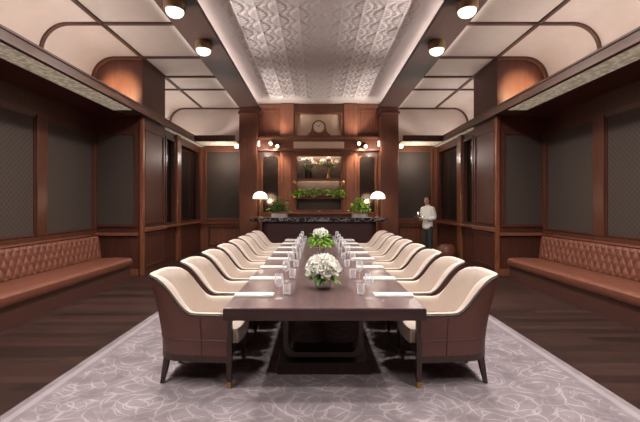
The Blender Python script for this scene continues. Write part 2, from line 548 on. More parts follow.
# ---- rear bay side walls with dark windows
nwin = [0]
for s in (-1, 1):
    bm = bmesh.new()
    xa, xb = sorted((s*RX, s*(RX+.2)))
    holes = [(9.58, 10.16), (10.62, 12.22)]
    box(bm, xa, xb, PY1, YB, 0, 1.05); box(bm, xa, xb, PY1, YB, 3.3, CZ0+.02)
    box(bm, xa, xb, PY1, 9.58, 1.05, 3.3); box(bm, xa, xb, 10.16, 10.62, 1.05, 3.3); box(bm, xa, xb, 12.22, YB, 1.05, 3.3)
    w = struct('wall_'+('left' if s < 0 else 'right'), bm, M['wood_dark'])
    obj('post', B(*sorted((s*(RX-.07), s*RX)), 10.22, 10.5, 0, CZ0, bevel=.02), M['wood_trim'], w)
    f = bmesh.new()
    frame_x(f, 9.45, 10.2, .16, .86, *sorted((s*(RX-.015), s*RX)), .05); frame_x(f, 10.6, 12.3, .16, .86, *sorted((s*(RX-.015), s*RX)), .05)
    obj('panel_moulding', f, M['wood_dark'], w)
    sill = obj('sill', B(*sorted((s*(RX-.14), s*RX)), PY1, YB-.25, .97, 1.03, bevel=.012), M['wood_trim'], w)
    for a, b in holes:
        nwin[0] += 1
        f = bmesh.new(); frame_x(f, a-.04, b+.04, 1.03, 3.34, *sorted((s*(RX-.025), s*(RX+.03))), .06)
        wi = struct('window_%d' % nwin[0], f, M['wood_dark'])
        obj('pane', B(*sorted((s*(RX+.08), s*(RX+.1))), a, b, 1.05, 3.3), M['dark_glass'], wi)

# ---- rear wall
bm = bmesh.new()
box(bm, -XC, XC, YB, YB+.2, 0, CZ1)
wall = struct('wall_back', bm, M['wood'])
for s in (-1, 1):
    # pale vault end above the bay
    poly = [(s*BX1, CZ1-.05)]+vault_profile(s)+[(s*XC, CZ1-.05)]
    bm = bmesh.new(); prism(bm, poly, 'y', YB, YB+.1)
    struct('wall_back', bm, M['plaster'])
    xs = sorted((s*2.62, s*3.76))
    obj('fabric_panel', B(xs[0], xs[1], YB-.015, YB+.01, 1.11, 3.34), M['fabric'], wall)
    f = bmesh.new(); frame_y(f, xs[0]-.06, xs[1]+.06, 1.05, 3.40, YB-.04, YB, .06)
    obj('panel_moulding', f, M['wood'], wall)
    f = bmesh.new(); box(f, xs[0], s*RX if s > 0 else xs[1], YB-.06, YB, .9, .98) if s > 0 else box(f, s*RX, xs[1], YB-.06, YB, .9, .98)
    obj('waist_rail', f, M['wood_trim'], wall)
    f = bmesh.new(); frame_y(f, xs[0]+.05, xs[1], .16, .82, YB-.02, YB, .05)
    obj('panel_moulding', f, M['wood_dark'], wall)
# upper centre
bm = bmesh.new(); box(bm, -BX1, BX1, YB, YB+.2, CZ1, ZT)
struct('wall_back', bm, M['wood'])
# columns
for s in (-1, 1):
    c = trim(B(*sorted((s*1.99, s*2.57)), 11.9, YB, 0, ZB, bevel=.02), M['wood_mid'])
    f = bmesh.new(); frame_y(f, *sorted((s*2.06, s*2.50)), 1.25, 4.55, 11.885, 11.9, .03)
    obj('plinth', B(*sorted((s*1.95, s*2.6)), 11.86, YB, 0, .16, bevel=.01), M['wood_dark'], c)
    obj('capital', B(*sorted((s*1.96, s*2.6)), 11.87, YB, ZB-.22, ZB-.14, bevel=.01), M['wood_dark'], c)
    f.free()
# upper side panels, pilasters, centre alcove
for s in (-1, 1):
    p = trim(B(*sorted((s*.83, s*1.28)), YB-.14, YB, 0, ZT-.02, bevel=.012), M['wood'])
    f = bmesh.new(); frame_y(f, *sorted((s*.9, s*1.21)), 1.35, 3.25, YB-.155, YB-.14, .035)
    obj('panel_moulding', f, M['wood_trim'], p)
    f = bmesh.new(); frame_y(f, *sorted((s*1.36, s*1.93)), 3.92, 4.75, YB-.03, YB, .06)
    trim(f, M['wood_trim'])
# cornice across the rear wall with its pale centre frieze
bm = bmesh.new()
box(bm, -1.99, 1.99, YB-.26, YB, 3.72, 3.80, bevel=.012); box(bm, -1.99, 1.99, YB-.2, YB, 3.66, 3.72)
box(bm, -1.99, 1.99, YB-.24, YB, 3.34, 3.42, bevel=.012); box(bm, -1.99, 1.99, YB-.17, YB, 3.42, 3.66)
c = trim(bm, M['wood'])
obj('pale_frieze', B(-.84, .84, YB-.19, YB-.16, 3.43, 3.65), M['beige'], c)
# clock alcove
f = bmesh.new(); frame_y(f, -.8, .8, 3.80, 4.66, YB-.12, YB, .07)
t = trim(f, M['wood_trim'])
obj('pale_panel', B(-.74, .74, YB-.03, YB, 3.86, 4.60), M['beige'], t)

# smoked arched mirrors
for s in (-1, 1):
    m = empty('wall_mirror', 'tall arched smoked mirror in a wood frame, %s of the display shelves' % ('left' if s < 0 else 'right'), 'mirror', (s*1.62, YB, 0))
    def arch_poly(hwid, z0, z1):
        return [(-hwid, z0), (hwid, z0), (hwid, z1-hwid*.5)]+[(hwid*math.cos(a*PI/12), z1-hwid*.5+hwid*.5*math.sin(a*PI/12)) for a in range(1, 12)]+[(-hwid, z1-hwid*.5)]
    bm = bmesh.new(); prism(bm, arch_poly(.26, 1.3, 3.2), 'y', -.03, -.01)
    obj('mirror_glass', bm, M['mirror'], m)
    bm = bmesh.new()
    a, b = arch_poly(.31, 1.25, 3.25), arch_poly(.255, 1.305, 3.2)
    n = len(a)
    va = [[bm.verts.new((p[0], y, p[1])) for p in q] for q in (a, b) for y in (-.05, 0)]
    for i in range(n):
        j = (i+1) % n
        for q, w2 in ((0, 1), (1, 3), (3, 2), (2, 0)):
            bm.faces.new((va[q][i], va[q][j], va[w2][j], va[w2][i]))
    obj('mirror_frame', bm, M['wood_trim'], m)

# ------------------------------------------------------------------ display shelves in the rear wall
sh = empty('display_shelves', 'lit wooden display shelf unit with two shelves behind the bar counter', 'shelves', (0, YB, 0))
f = bmesh.new(); frame_y(f, -.83, .83, 1.3, 3.30, -.34, 0, .09)
obj('frame', f, M['wood_trim'], sh)
obj('back_panel', B(-.75, .75, -.03, -.01, 1.38, 3.22), plain('smoked_taupe_panel', (74, 64, 58), .35), sh)
obj('shelf', B(-.74, .74, -.31, -.03, 2.37, 2.42), M['wood_trim'], sh)
obj('shelf', B(-.74, .74, -.31, -.03, 1.76, 1.805), M['wood_trim'], sh)
obj('cabinet', B(-1.4, 1.4, -.42, 0, 0, 1.24, bevel=.01), M['wood_dark'], sh)
obj('counter', B(-1.45, 1.45, -.46, 0, 1.24, 1.3, bevel=.01), M['wood'], sh)
obj('light_strip', B(-.7, .7, -.30, -.27, 3.185, 3.205), M['led_soft'], sh)
obj('light_strip', B(-.7, .7, -.30, -.28, 2.358, 2.37), M['led_soft'], sh)
obj('valance', B(-.74, .74, -.34, -.325, 3.135, 3.21), M['wood_trim'], sh)
obj('valance', B(-.74, .74, -.325, -.31, 2.33, 2.42), M['wood_trim'], sh)
for s in (-1, 1):
    for z in (2.28, 1.78):
        k = L([(0, -.06), (.035, -.055), (.05, 0), (.035, .055), (0, .06)], 12)
        obj('brass_bracket', k, M['brass'], sh, smooth=True, loc=(s*.80, -.36, z))

# ------------------------------------------------------------------ mantel clock
ck = empty('mantel_clock', 'round-dial wooden mantel clock on the ledge above the shelves', 'clock', (0, YB-.14, 3.80))
bm = bmesh.new()
poly = [(-.38, .03), (.38, .03), (.38, .09)]
for k in range(1, 6):
    t_ = k/6; poly.append((.38-.15*t_, .09+.18*t_**2))
for k in range(0, 13):
    a = -.1+(PI+.2)*k/12; poly.append((.235*math.cos(a), .325+.235*math.sin(a)))
for k in range(5, 0, -1):
    t_ = k/6; poly.append((-.38+.15*t_, .09+.18*t_**2))
poly.append((-.38, .09))
prism(bm, poly, 'y', -.08, .08)
obj('case', bm, M['wood_trim'], ck)
obj('base', B(-.41, .41, -.1, .1, 0, .035, bevel=.008), M['wood_dark'], ck)
def disc_y(bm, r, y0, y1, cx=0, cz=0, n=28):
    prism(bm, [(cx+r*math.cos(2*PI*k/n), cz+r*math.sin(2*PI*k/n)) for k in range(n)], 'y', y0, y1)
bm = bmesh.new(); disc_y(bm, .175, -.09, -.07, 0, .33); d = obj('dial', bm, M['dial'], ck)
bm = bmesh.new()
tube(bm, [(.185*math.cos(2*PI*k/32), -.088, .33+.185*math.sin(2*PI*k/32)) for k in range(32)], .014, 8, closed=True)
obj('bezel', bm, M['brass'], ck, smooth=True)
bm = bmesh.new()
for k in range(12):
    a = 2*PI*k/12
    box(bm, .145*math.cos(a)-.008, .145*math.cos(a)+.008, -.093, -.089, .33+.145*math.sin(a)-.008, .33+.145*math.sin(a)+.008)
tag(obj('hour_marks', bm, M['black'], d), kind='stuff')
for ln, a in ((.09, 2.5), (.13, 1.1)):
    bm = bmesh.new(); tube(bm, [(0, -.094, .33), (ln*math.cos(a), -.094, .33+ln*math.sin(a))], .007, 6)
    obj('hand', bm, M['black'], d)

# ------------------------------------------------------------------ bar counter
bar = empty('bar_counter', 'long bar with black marble top and dark maroon front at the rear of the room', 'bar', (0, 11.3, 0))
def stadium(hx, hy, r, n=10):
    p = []
    for cx, cy, a0 in ((hx-r, hy-r, 0), (-hx+r, hy-r, PI/2), (-hx+r, -hy+r, PI), (hx-r, -hy+r, 1.5*PI)):
        for k in range(n+1):
            a = a0+PI/2*k/n; p.append((cx+r*math.cos(a), cy+r*math.sin(a)))
    return p
bm = bmesh.new(); prism(bm, stadium(2.1, .36, .32), 'z', 1.06, 1.17)
bmesh.ops.bevel(bm, geom=[e for e in bm.edges if abs(e.verts[0].co.z-e.verts[1].co.z) < 1e-6], offset=.02, segments=2, affect='EDGES')
obj('marble_top', bm, M['marble'], bar)
bm = bmesh.new(); prism(bm, stadium(1.74, .26, .24), 'z', .08, 1.06)
obj('front', bm, M['body_bar'], bar, smooth=True, angle=40)
bm = bmesh.new(); prism(bm, stadium(1.68, .22, .2), 'z', 0, .08)
obj('plinth', bm, M['black'], bar)
BAR_Z = 1.17

# table lamps on the bar
for s in (-1, 1):
    lp = empty('table_lamp', 'lit table lamp with white dome shade on the %s end of the bar' % ('left' if s < 0 else 'right'), 'lamp', (s*1.78, 11.2, BAR_Z))
    obj('base', L([(0, 0), (.10, 0), (.10, .015), (.03, .03), (.0, .03)], 24), M['brass'], lp, smooth=True, angle=40)
    bm = bmesh.new(); tube(bm, [(0, 0, .02), (0, 0, .76)], .014, 10); obj('pole', bm, M['brass'], lp, smooth=True, angle=40)
    prof = [(.222, .57), (.222, .59)]+[(.222*math.cos(a*PI/20), .60+.195*math.sin(a*PI/20)) for a in range(1, 10)]+[(0, .795)]
    pin = [(0, .78)]+[(.21*math.cos(a*PI/20), .59+.185*math.sin(a*PI/20)) for a in range(9, 0, -1)]+[(.212, .57), (.222, .57)]
    obj('lamp_shade', L(prof+pin, 28), M['shade'], lp, smooth=True)
    l = bpy.data.lights.new('lamp_bulb_light', 'POINT'); l.energy = 14; l.color = (1, .8, .6); l.shadow_soft_size = .06
    lo = bpy.data.objects.new('lamp_bulb_light', l); COL.objects.link(lo); lo.location = (s*1.78, 11.2, BAR_Z+.52)

# ------------------------------------------------------------------ plants and flowers
def leaf(bm, base, d, ln, wd, curl=.3, up=V((0, 0, 1))):
    d = d.normalized(); side = d.cross(up)
    if side.length < 1e-3: side = V((1, 0, 0))
    side.normalize(); nrm = side.cross(d).normalized()
    prev = None
    N = 4
    for k in range(N+1):
        t_ = k/N
        c = base+d*(ln*t_)-nrm*(curl*ln*t_*t_)*(-1 if nrm.z < 0 else 1)
        w_ = wd*math.sin(PI*min(.97, max(.06, t_)))**.8
        row = [bm.verts.new(c-side*w_+nrm*w_*.25), bm.verts.new(c), bm.verts.new(c+side*w_+nrm*w_*.25)]
        if prev:
            for i in range(2): bm.faces.new((prev[i], prev[i+1], row[i+1], row[i]))
        prev = row

def rnd_dir(zmin=-.2, zmax=1):
    a = random.uniform(0, 2*PI); z = random.uniform(zmin, zmax); r = math.sqrt(max(0, 1-min(1, z*z)))
    return V((r*math.cos(a), r*math.sin(a), z))

def blossom(bm, c, d, r, petals=7):
    """cupped rose-like bloom: three whorls of petals about direction d"""
    d = d.normalized(); a = d.orthogonal().normalized(); b = d.cross(a)
    for wv, (tilt, ln, n) in enumerate(((.35, .75, 4), (.8, .95, petals), (1.25, 1.0, petals))):
        for k in range(n):
            an = 2*PI*(k+.5*wv)/n
            o = a*math.cos(an)+b*math.sin(an)
            dd = (d*math.cos(tilt)+o*math.sin(tilt)).normalized()
            leaf(bm, c+o*(.06*r), dd, r*ln, r*.42, -.25, up=d)

fol_spots = [(-1.21, 'left', M['leaf_dark']), (1.24, 'right', M['leaf'])]
for x, nm, lm in fol_spots:
    p = empty('potted_plant', 'bushy green plant in a low white trough on the %s half of the bar' % nm, 'plant', (x, 11.3, BAR_Z))
    bm = bmesh.new()
    prism(bm, stadium(.24, .11, .09), 'z', 0, .12)
    obj('trough', bm, M['stone_white'], p, smooth=True, angle=40)
    obj('soil', B(-.2, .2, -.07, .07, .11, .128), plain('dark_soil', (44, 32, 26), .9), p)
    bm = bmesh.new()
    for k in range(260):
        d = rnd_dir(-.1, 1)
        c = V((d.x*.37*random.uniform(.2, 1), d.y*.16*random.uniform(.2, 1), .18+abs(d.z)*.46*random.uniform(.2, 1)))
        leaf(bm, c, rnd_dir(-.1, 1), random.uniform(.07, .13), .026, .4)
    for k in range(12):
        e = rnd_dir(.4, 1); tube(bm, [(random.uniform(-.15, .15), 0, .12), (e.x*.25, e.y*.12, .2+e.z*.3)], .004, 5)
    obj('foliage', bm, lm, p)

def vase_flowers(x, z, nm, kind):
    p = empty('flower_vase', nm, 'vase of flowers', (x, YB-.2, z))
    if kind == 0:
        obj('vase', L([(0, 0), (.11, 0), (.12, .02), (.12, .30), (.112, .30), (.11, .03), (0, .03)], 20), M['vase_glass'], p, smooth=True, angle=40)
    else:
        obj('vase', L([(0, 0), (.07, 0), (.075, .02), (.03, .10), (.03, .2), (.075, .33), (.068, .33), (.022, .2), (.02, .1), (0, .05)], 20), M['brass'], p, smooth=True, angle=60)
    bm = bmesh.new()
    for k in range(90):
        d = rnd_dir(-.3, .9)
        q_ = rnd_dir(-.3, .8); q_.y = -abs(q_.y)
        leaf(bm, V((d.x*.16, d.y*.06, .38+d.z*.14)), q_, random.uniform(.07, .12), .024, .4)
    for k in range(6):
        tube(bm, [(random.uniform(-.03, .03), 0, .05), (random.uniform(-.1, .1), 0, .40)], .005, 5)
    obj('foliage', bm, M['leaf'] if kind == 0 else M['leaf_pale'], p)
    for k in range(22):
        bm = bmesh.new(); blossom(bm, V((0, 0, 0)), V((random.uniform(-.6, .6), -.8, .5)), .095, 6)
        a = random.uniform(0, 2*PI); r = math.sqrt(random.random())
        obj('blossom', bm, M['petal'] if (k % 4 or kind == 0) else M['petal_heart'], p, loc=(.29*r*math.cos(a), -.06+.03*math.sin(a*3),   .50+.13*r*math.sin(a)))
vase_flowers(-.34, 2.42, 'wide clear vase of white flowers at the left of the upper shelf', 0)
vase_flowers(.32, 2.42, 'slim brass vase of creamy white flowers at the right of the upper shelf', 1)

sp = empty('trailing_plant', 'long spray of bright green leaves across the lower display shelf', 'plant', (0, YB-.2, 1.805))
obj('planter', B(-.45, .45, -.09, .07, 0, .07, bevel=.01), M['wood_dark'], sp)
bm = bmesh.new()
for k in range(330):
    x = random.uniform(-1, 1); w_ = 1-abs(x)*.75
    c = V((x*.84, -.2+random.uniform(-.06, .06)*w_-.02, .10+random.uniform(-.05, .2)*w_))
    d = V((random.choice((-1, 1))*.6+x*.8, random.uniform(-.7, .3), random.uniform(-.3, .8)))
    leaf(bm, c, d, random.uniform(.09, .16), .024, .35)
tube(bm, [(-.95, -.2, .06), (-.5, -.18, .1), (-.2, -.05, .08), (0, 0, .06), (.2, -.05, .08), (.5, -.18, .1), (.95, -.2, .06)], .008, 6)
obj('foliage', bm, M['leaf'], sp)
bw = empty('white_bowl', 'small white bowl on the counter below the shelves', 'bowl', (0, YB-.28, 1.30))
obj('bowl', L([(0, 0), (.05, 0), (.055, .01), (.11, .07), (.104, .07), (.05, .02), (0, .015)], 20), M['stone_white'], bw, smooth=True, angle=50)

# picture spotlights and small lit sconces on the rear cornice
for s in (-1, 1):
    side = 'left' if s < 0 else 'right'
    p = empty('picture_spotlight', 'twin-head bronze spotlight on the rear cornice above the %s mirror' % side, 'spotlight', (s*1.42, YB-.2, 3.56))
    obj('bracket', B(-.17, .17, -.05, .03, -.02, .02, bevel=.006), M['black'], p)
    for k, (dx, dz) in enumerate(((-.13, .03), (.09, -.06))):
        h = obj('head', L([(0, 0), (.04, 0), (.065, .03), (.07, .10), (.06, .10), (.05, .07), (0, .07)], 16), M['bronze'], p, smooth=True, loc=(dx, -.08, dz))
        h.rotation_euler = (PI*.62, 0, s*.3)
        b = obj('bulb', L([(0, .06), (.045, .07), (.055, .095), (.04, .12), (0, .13)], 12), M['bulb'], h, smooth=True)
    l = bpy.data.lights.new('picture_spot', 'SPOT'); l.energy = 130; l.color = (1, .84, .68); l.spot_size = 1.9; l.spot_blend = .8; l.shadow_soft_size = .05
    lo = bpy.data.objects.new('picture_spot', l); COL.objects.link(lo); lo.location = (s*1.42, YB-.42, 3.5)
    lo.rotation_euler = (.25, 0, 0)
    l = bpy.data.lights.new('picture_spot', 'SPOT'); l.energy = 75; l.color = (1, .88, .76); l.spot_size = 1.7; l.spot_blend = .9; l.shadow_soft_size = .05
    lo = bpy.data.objects.new('picture_spot', l); COL.objects.link(lo); lo.location = (s*1.35, YB-.62, 3.66)
    lo.rotation_euler = (PI-.35, 0, s*.5)
    q = empty('wall_sconce', 'small square glowing sconce on the outer side of the %s rear column' % side, 'wall lamp', (s*2.57, 12.0, 3.48))
    obj('backplate', B(*sorted((0, s*.02)), -.09, .09, -.11, .11), M['bronze'], q)
    obj('glass_shade', B(*sorted((s*.02, s*.15)), -.07, .07, -.085, .085, bevel=.012), M['dome'], q)
    for dx in (2.57+.5, 1.99-.2):
        l = bpy.data.lights.new('sconce_light', 'POINT'); l.energy = 28 if dx > 2.5 else 14; l.color = (1, .88, .78); l.shadow_soft_size = .09
        lo = bpy.data.objects.new('sconce_light', l); COL.objects.link(lo); lo.location = (s*dx, 11.8, 3.05 if dx > 2.5 else 3.36)
    q = empty('wall_sconce', 'small square glowing sconce on the inner side of the %s rear column' % side, 'wall lamp', (s*1.99, 12.0, 3.54))
    obj('backplate', B(*sorted((0, -s*.02)), -.06, .06, -.10, .10), M['bronze'], q)
    obj('glass_shade', B(*sorted((-s*.02, -s*.07)), -.05, .05, -.085, .085, bevel=.012), M['dome'], q)

# ------------------------------------------------------------------ ceiling lights on the beams
ordn = ['nearest', 'second', 'third', 'fourth', 'fifth']
LY = [-.1, 1.35, 2.8, 4.25, 5.7, 7.15]
for s in (-1, 1):
    side = 'left' if s < 0 else 'right'
    for k, y in enumerate(LY):
        nm = {5: 'farther', 4: 'nearer'}.get(k)
        lab = ('%s of the two bronze dome lights in view under the %s ceiling beam' % (nm, side)) if nm else '%s bronze dome light under the %s ceiling beam, counted from the front wall' % (ordn[k], side)
        c = empty('ceiling_light', lab, 'ceiling light', (s*2.25, y, ZB), group=None)
        obj('housing', L([(0, 0), (.145, 0), (.145, -.02), (.165, -.03), (.165, -.13), (.15, -.16), (.13, -.16), (.12, -.12), (0, -.12)], 32), M['bronze'], c, smooth=True, angle=40)
        obj('glass_dome', L([(0, -.13), (.128, -.15)]+[(.135*math.cos(a*PI/16), -.16-.10*math.sin(a*PI/16)) for a in range(0, 8)]+[(0, -.26)], 28), M['dome'], c, smooth=True)
        l = bpy.data.lights.new('ceiling_light_lamp', 'SPOT')
        l.energy = 290; l.color = (1, .94, .90); l.spot_size = math.radians(164); l.spot_blend = .9; l.shadow_soft_size = .12
        lo = bpy.data.objects.new('ceiling_light_lamp', l); COL.objects.link(lo)
        lo.location = (s*2.25, y, ZB-.28)

# ------------------------------------------------------------------ rug
rug = obj('rug', B(-RUG_HW, RUG_HW, -1.2, 9.6, .0, .012), M['rug'])
tag(rug, 'large mauve-grey rug with pale curling pattern under the table and chairs', 'rug')
RZ = .012

# ------------------------------------------------------------------ conference table
TY0, TY1, THW = 2.87, 8.95, .785
tb = empty('conference_table', 'long dark wood dining table running down the middle of the rug', 'table', (0, TY0, RZ))
bm = bmesh.new(); box(bm, -THW, THW, 0, TY1-TY0, .655-RZ, .75-RZ, bevel=.008)
obj('tabletop', bm, M['table_wood'], tb)
bm = bmesh.new(); box(bm, -THW-.004, THW+.004, -.004, .012, .653-RZ, .742-RZ); box(bm, -THW-.004, -THW+.012, .012, TY1-TY0, .653-RZ, .742-RZ); box(bm, THW-.012, THW+.004, .012, TY1-TY0, .653-RZ, .742-RZ)
obj('edge_band', bm, M['table_edge'], tb)
bm = bmesh.new(); box(bm, -.42, .42, .35, TY1-TY0-.35, .625-RZ, .655-RZ)
obj('apron', bm, M['table_edge'], tb)
for y in (.62, 2.75, 4.9):
    pl = bmesh.new(); box(pl, -.42, .42, y-.14, y+.22, 0, .11, bevel=.008)
    p = obj('plinth', pl, M['chair_wood'], tb)
    # rounded loop frame standing on the plinth
    pts = []
    hx, z0, z1, r = .37, .135, .57, .10
    for cx, cz, a0 in ((hx-r, z1-r+.05, 0), (-hx+r, z1-r+.05, PI/2), (-hx+r, z0+r, PI), (hx-r, z0+r, 1.5*PI)):
        for k in range(7):
            a = a0+PI/2*k/6; pts.append((cx+r*math.cos(a), cz+r*math.sin(a)))
    bm = bmesh.new()
    inn = []
    for (x, z) in pts:
        cx, cz = 0, (z0+z1+.05)/2
        inn.append((x*(1-.045/hx), cz+(z-cz)*(1-.045/((z1+.05-z0)/2))))
    n = len(pts)
    vs = [[bm.verts.new((q[0], yy, q[1])) for q in loop] for loop in (pts, inn) for yy in (y-.08, y+.16)]
    for i in range(n):
        j = (i+1) % n
        for a, b in ((0, 1), (1, 3), (3, 2), (2, 0)):
            bm.faces.new((vs[a][i], vs[a][j], vs[b][j], vs[b][i]))
    obj('loop_frame', bm, M['table_edge'], tb, smooth=True, angle=40)
TOP = .75

# ------------------------------------------------------------------ chair (local: front towards +Y, back towards -Y; origin on the floor at its middle)
def chair_path(R, w, r, t):
    """t in 0..1 along the U from the front of one arm round the back; y=0 front, y=-R rear"""
    s1 = R-r; s2 = PI/2*r; s3 = 2*(w-r)
    tot = 2*s1+2*s2+s3
    d = t*tot
    if d <= s1: return V((-w, -d, 0)), V((-1, 0, 0))
    d -= s1
    if d <= s2:
        a = d/r; return V((-w+r-r*math.cos(a), -s1-r*math.sin(a), 0)), V((-math.cos(a), -math.sin(a), 0))
    d -= s2
    if d <= s3: return V((-w+r+d, -R, 0)), V((0, -1, 0))
    d -= s3
    if d <= s2:
        a = PI/2-d/r; return V((w-r+r*math.cos(a), -s1-r*math.sin(a), 0)), V((math.cos(a), -math.sin(a), 0))
    d -= s2
    return V((w, -s1+d, 0)), V((1, 0, 0))

CH_R0, CH_W, CH_r = .62, .315, .19
def flare(z): return   .125*max(0, (z-.30)/.64)**1.5
def top_z(t):
    p, n = chair_path(CH_R0, CH_W, CH_r, t)
    u = -p.y/CH_R0
    a = min(1, max(0, (u-.43)/.54)); a = a**3*(a*(a*6-15)+10)
    return .612+.303*a+.01*max(0, u-.9)*10*(1-(p.x/CH_W)**2)
def shell_pt(t, z, off):
    R = CH_R0+flare(z); w = CH_W+.02*max(0, (z-.3)/.64); r = CH_r
    R -= off; w -= off; r = max(.05, r-off)
    p, n = chair_path(R, w, r, t)
    p.x *= 1-.20*min(1, max(0, (-p.y/.62)))**1.3     # the tub narrows towards its back
    return V((p.x, p.y, z)), n

def sweep(bm, NT_, section):
    """section(t) -> list of points (closed loop)"""
    rows = [[bm.verts.new(p) for p in section(k/NT_)] for k in range(NT_+1)]
    n = len(rows[0])
    for a, b in zip(rows, rows[1:]):
        for i in range(n):
            bm.faces.new((a[i], a[(i+1) % n], b[(i+1) % n], b[i]))
    bm.faces.new(rows[0]); bm.faces.new(rows[-1][::-1])

def make_chair():
    root = empty('dining_chair', 'x', 'chair')
    YO = .40     # front edge of arms at local y = YO
    def S(p): return V((p.x, p.y+YO, p.z))
    def sec_out(t):
        h = top_z(t); zs = [.27+(h-.012-.27)*k/6 for k in range(7)]
        return [S(shell_pt(t, z, 0)[0]) for z in zs]+[S(shell_pt(t, z, .018)[0]) for z in zs[::-1]]
    bm = bmesh.new(); sweep(bm, 44, sec_out); obj('outer_shell', bm, M['chair_leather'], root, smooth=True, angle=50)
    def sec_in(t):
        h = top_z(t); zs = [.36+(h-.36)*k/6 for k in range(7)]
        back = min(1, max(0, (h-.6)/.3))
        th = .055+.02*back
        out = [S(shell_pt(t, z, .019)[0]) for z in zs]
        inn = [S(shell_pt(t, z, th)[0]) for z in zs[::-1]]
        p1, n = shell_pt(t, h, .012); p2, _ = shell_pt(t, h, th-.012)
        return out+[S(V((p1.x, p1.y, h+.012))), S(V(((p1.x+p2.x)/2, (p1.y+p2.y)/2, h+.02))), S(V((p2.x, p2.y, h+.010)))]+inn
    bm = bmesh.new(); sweep(bm, 44, sec_in); obj('inner_padding', bm, M['cream'], root, smooth=True, angle=70)
    bm = bmesh.new()
    tube(bm, [S(shell_pt(k/44, top_z(k/44)-.004, .004)[0]) for k in range(45)], .008, 6)
    obj('piping', bm, M['piping'], root, smooth=True)
    bm = bmesh.new()
    tube(bm, [S(shell_pt(k/44, .40, -.001)[0]) for k in range(45)], .0035, 5)
    for t in (.13, .87):
        tube(bm, [S(shell_pt(t, .27+(top_z(t)-.29)*k/5, -.001)[0]) for k in range(6)], .0035, 5)
    obj('seam', bm, M['piping'], root)
    # seat cushion
    bm = bmesh.new()
    n = 40
    def ring(off, z):
        q = [S(V((*shell_pt(k/n, .45, off)[0].xy, z))) for k in range(n+1)]
        f = .10-(off-.056)*.9
        return [q[0]+V((.012, f*.75, 0)), *q, q[-1]+V((-.012, f*.75, 0)), V((.12, YO+f, z)), V((0, YO+f*1.05, z)), V((-.12, YO+f, z))]
    rings = [ring(.06, .36), ring(.056, .44), ring(.07, .475), ring(.12, .487)]
    rv = [[bm.verts.new(p) for p in r] for r in rings]
    for a, b in zip(rv, rv[1:]):
        for i in range(len(a)):
            j = (i+1) % len(a); bm.faces.new((a[i], a[j], b[j], b[i]))
    bm.faces.new(rv[0][::-1]); bm.faces.new(rv[-1])
    obj('seat', bm, M['cream'], root, smooth=True, angle=50)
    # base frame
    def sec_f(t):
        return [S(shell_pt(t, .27, -.003)[0]), S(V((*shell_pt(t, .27, -.003)[0].xy, .215))), S(V((*shell_pt(t, .27, .03)[0].xy, .215))), S(shell_pt(t, .27, .03)[0])]
    bm = bmesh.new(); sweep(bm, 44, sec_f)
    box(bm, -CH_W+.02, CH_W-.02, YO-.035, YO-.005, .215, .36); box(bm, -CH_W+.09, CH_W-.09, YO-.5, YO-.03, .25, .35)
    obj('frame', bm, M['chair_wood'], root, smooth=True, angle=30)
    # legs
    for sx in (-1, 1):
        bm = bmesh.new()
        prism_pts = ((.024, .60), (.024, .22), (.017, .055))
        def taper(bm, cx, cy, tops):
            rows = []
            for h, z, dx, dy in tops:
                rows.append([bm.verts.new((cx+dx+a*h, cy+dy+b*h, z)) for a, b in ((-1, -1), (1, -1), (1, 1), (-1, 1))])
            for a, b in zip(rows, rows[1:]):
                for i in range(4): bm.faces.new((a[i], a[(i+1) % 4], b[(i+1) % 4], b[i]))
            bm.faces.new(rows[0]); bm.faces.new(rows[-1][::-1])
        fx, fy = sx*(CH_W-.018), YO+.012
        taper(bm, fx, fy, ((.022, .59, 0, 0), (.022, .22, 0, 0), (.017, .05, 0, 0)))
        lg = obj('leg', bm, M['chair_wood'], root)
        bm = bmesh.new(); taper(bm, fx, fy, ((.019, .055, 0, 0), (.015, 0, 0, 0))); obj('brass_tip', bm, M['brass'], lg)
        bm = bmesh.new(); taper(bm, sx*(CH_W-.115), YO-.55, ((.024, .23, 0, 0), (.02, .10, sx*.004, -.02), (.015, 0, sx*.008, -.04)))
        obj('leg', bm, M['chair_wood'], root)
    return root
proto = make_chair()
index_kids(proto)
CH_P = .728
CH_Y = [3.41+CH_P*k for k in range(8)]
places = ['nearest', 'second', 'third', 'fourth', 'fifth', 'sixth', 'seventh', 'farthest']
first = True
for s in (-1, 1):
    for k, y in enumerate(CH_Y):
        o = proto if first else copy_tree(proto)
        first = False
        o.location = (s*1.208, y, RZ)
        o.rotation_euler = (0, 0, PI/2 if s > 0 else -PI/2)
        place = ('%s armchair' % places[k]) if k in (0, 7) else '%s armchair from the near end' % places[k]
        tag(o, 'cream and brown %s on the %s side of the table' % (place, 'left' if s < 0 else 'right'), 'chair', 'cream armchairs around the table')

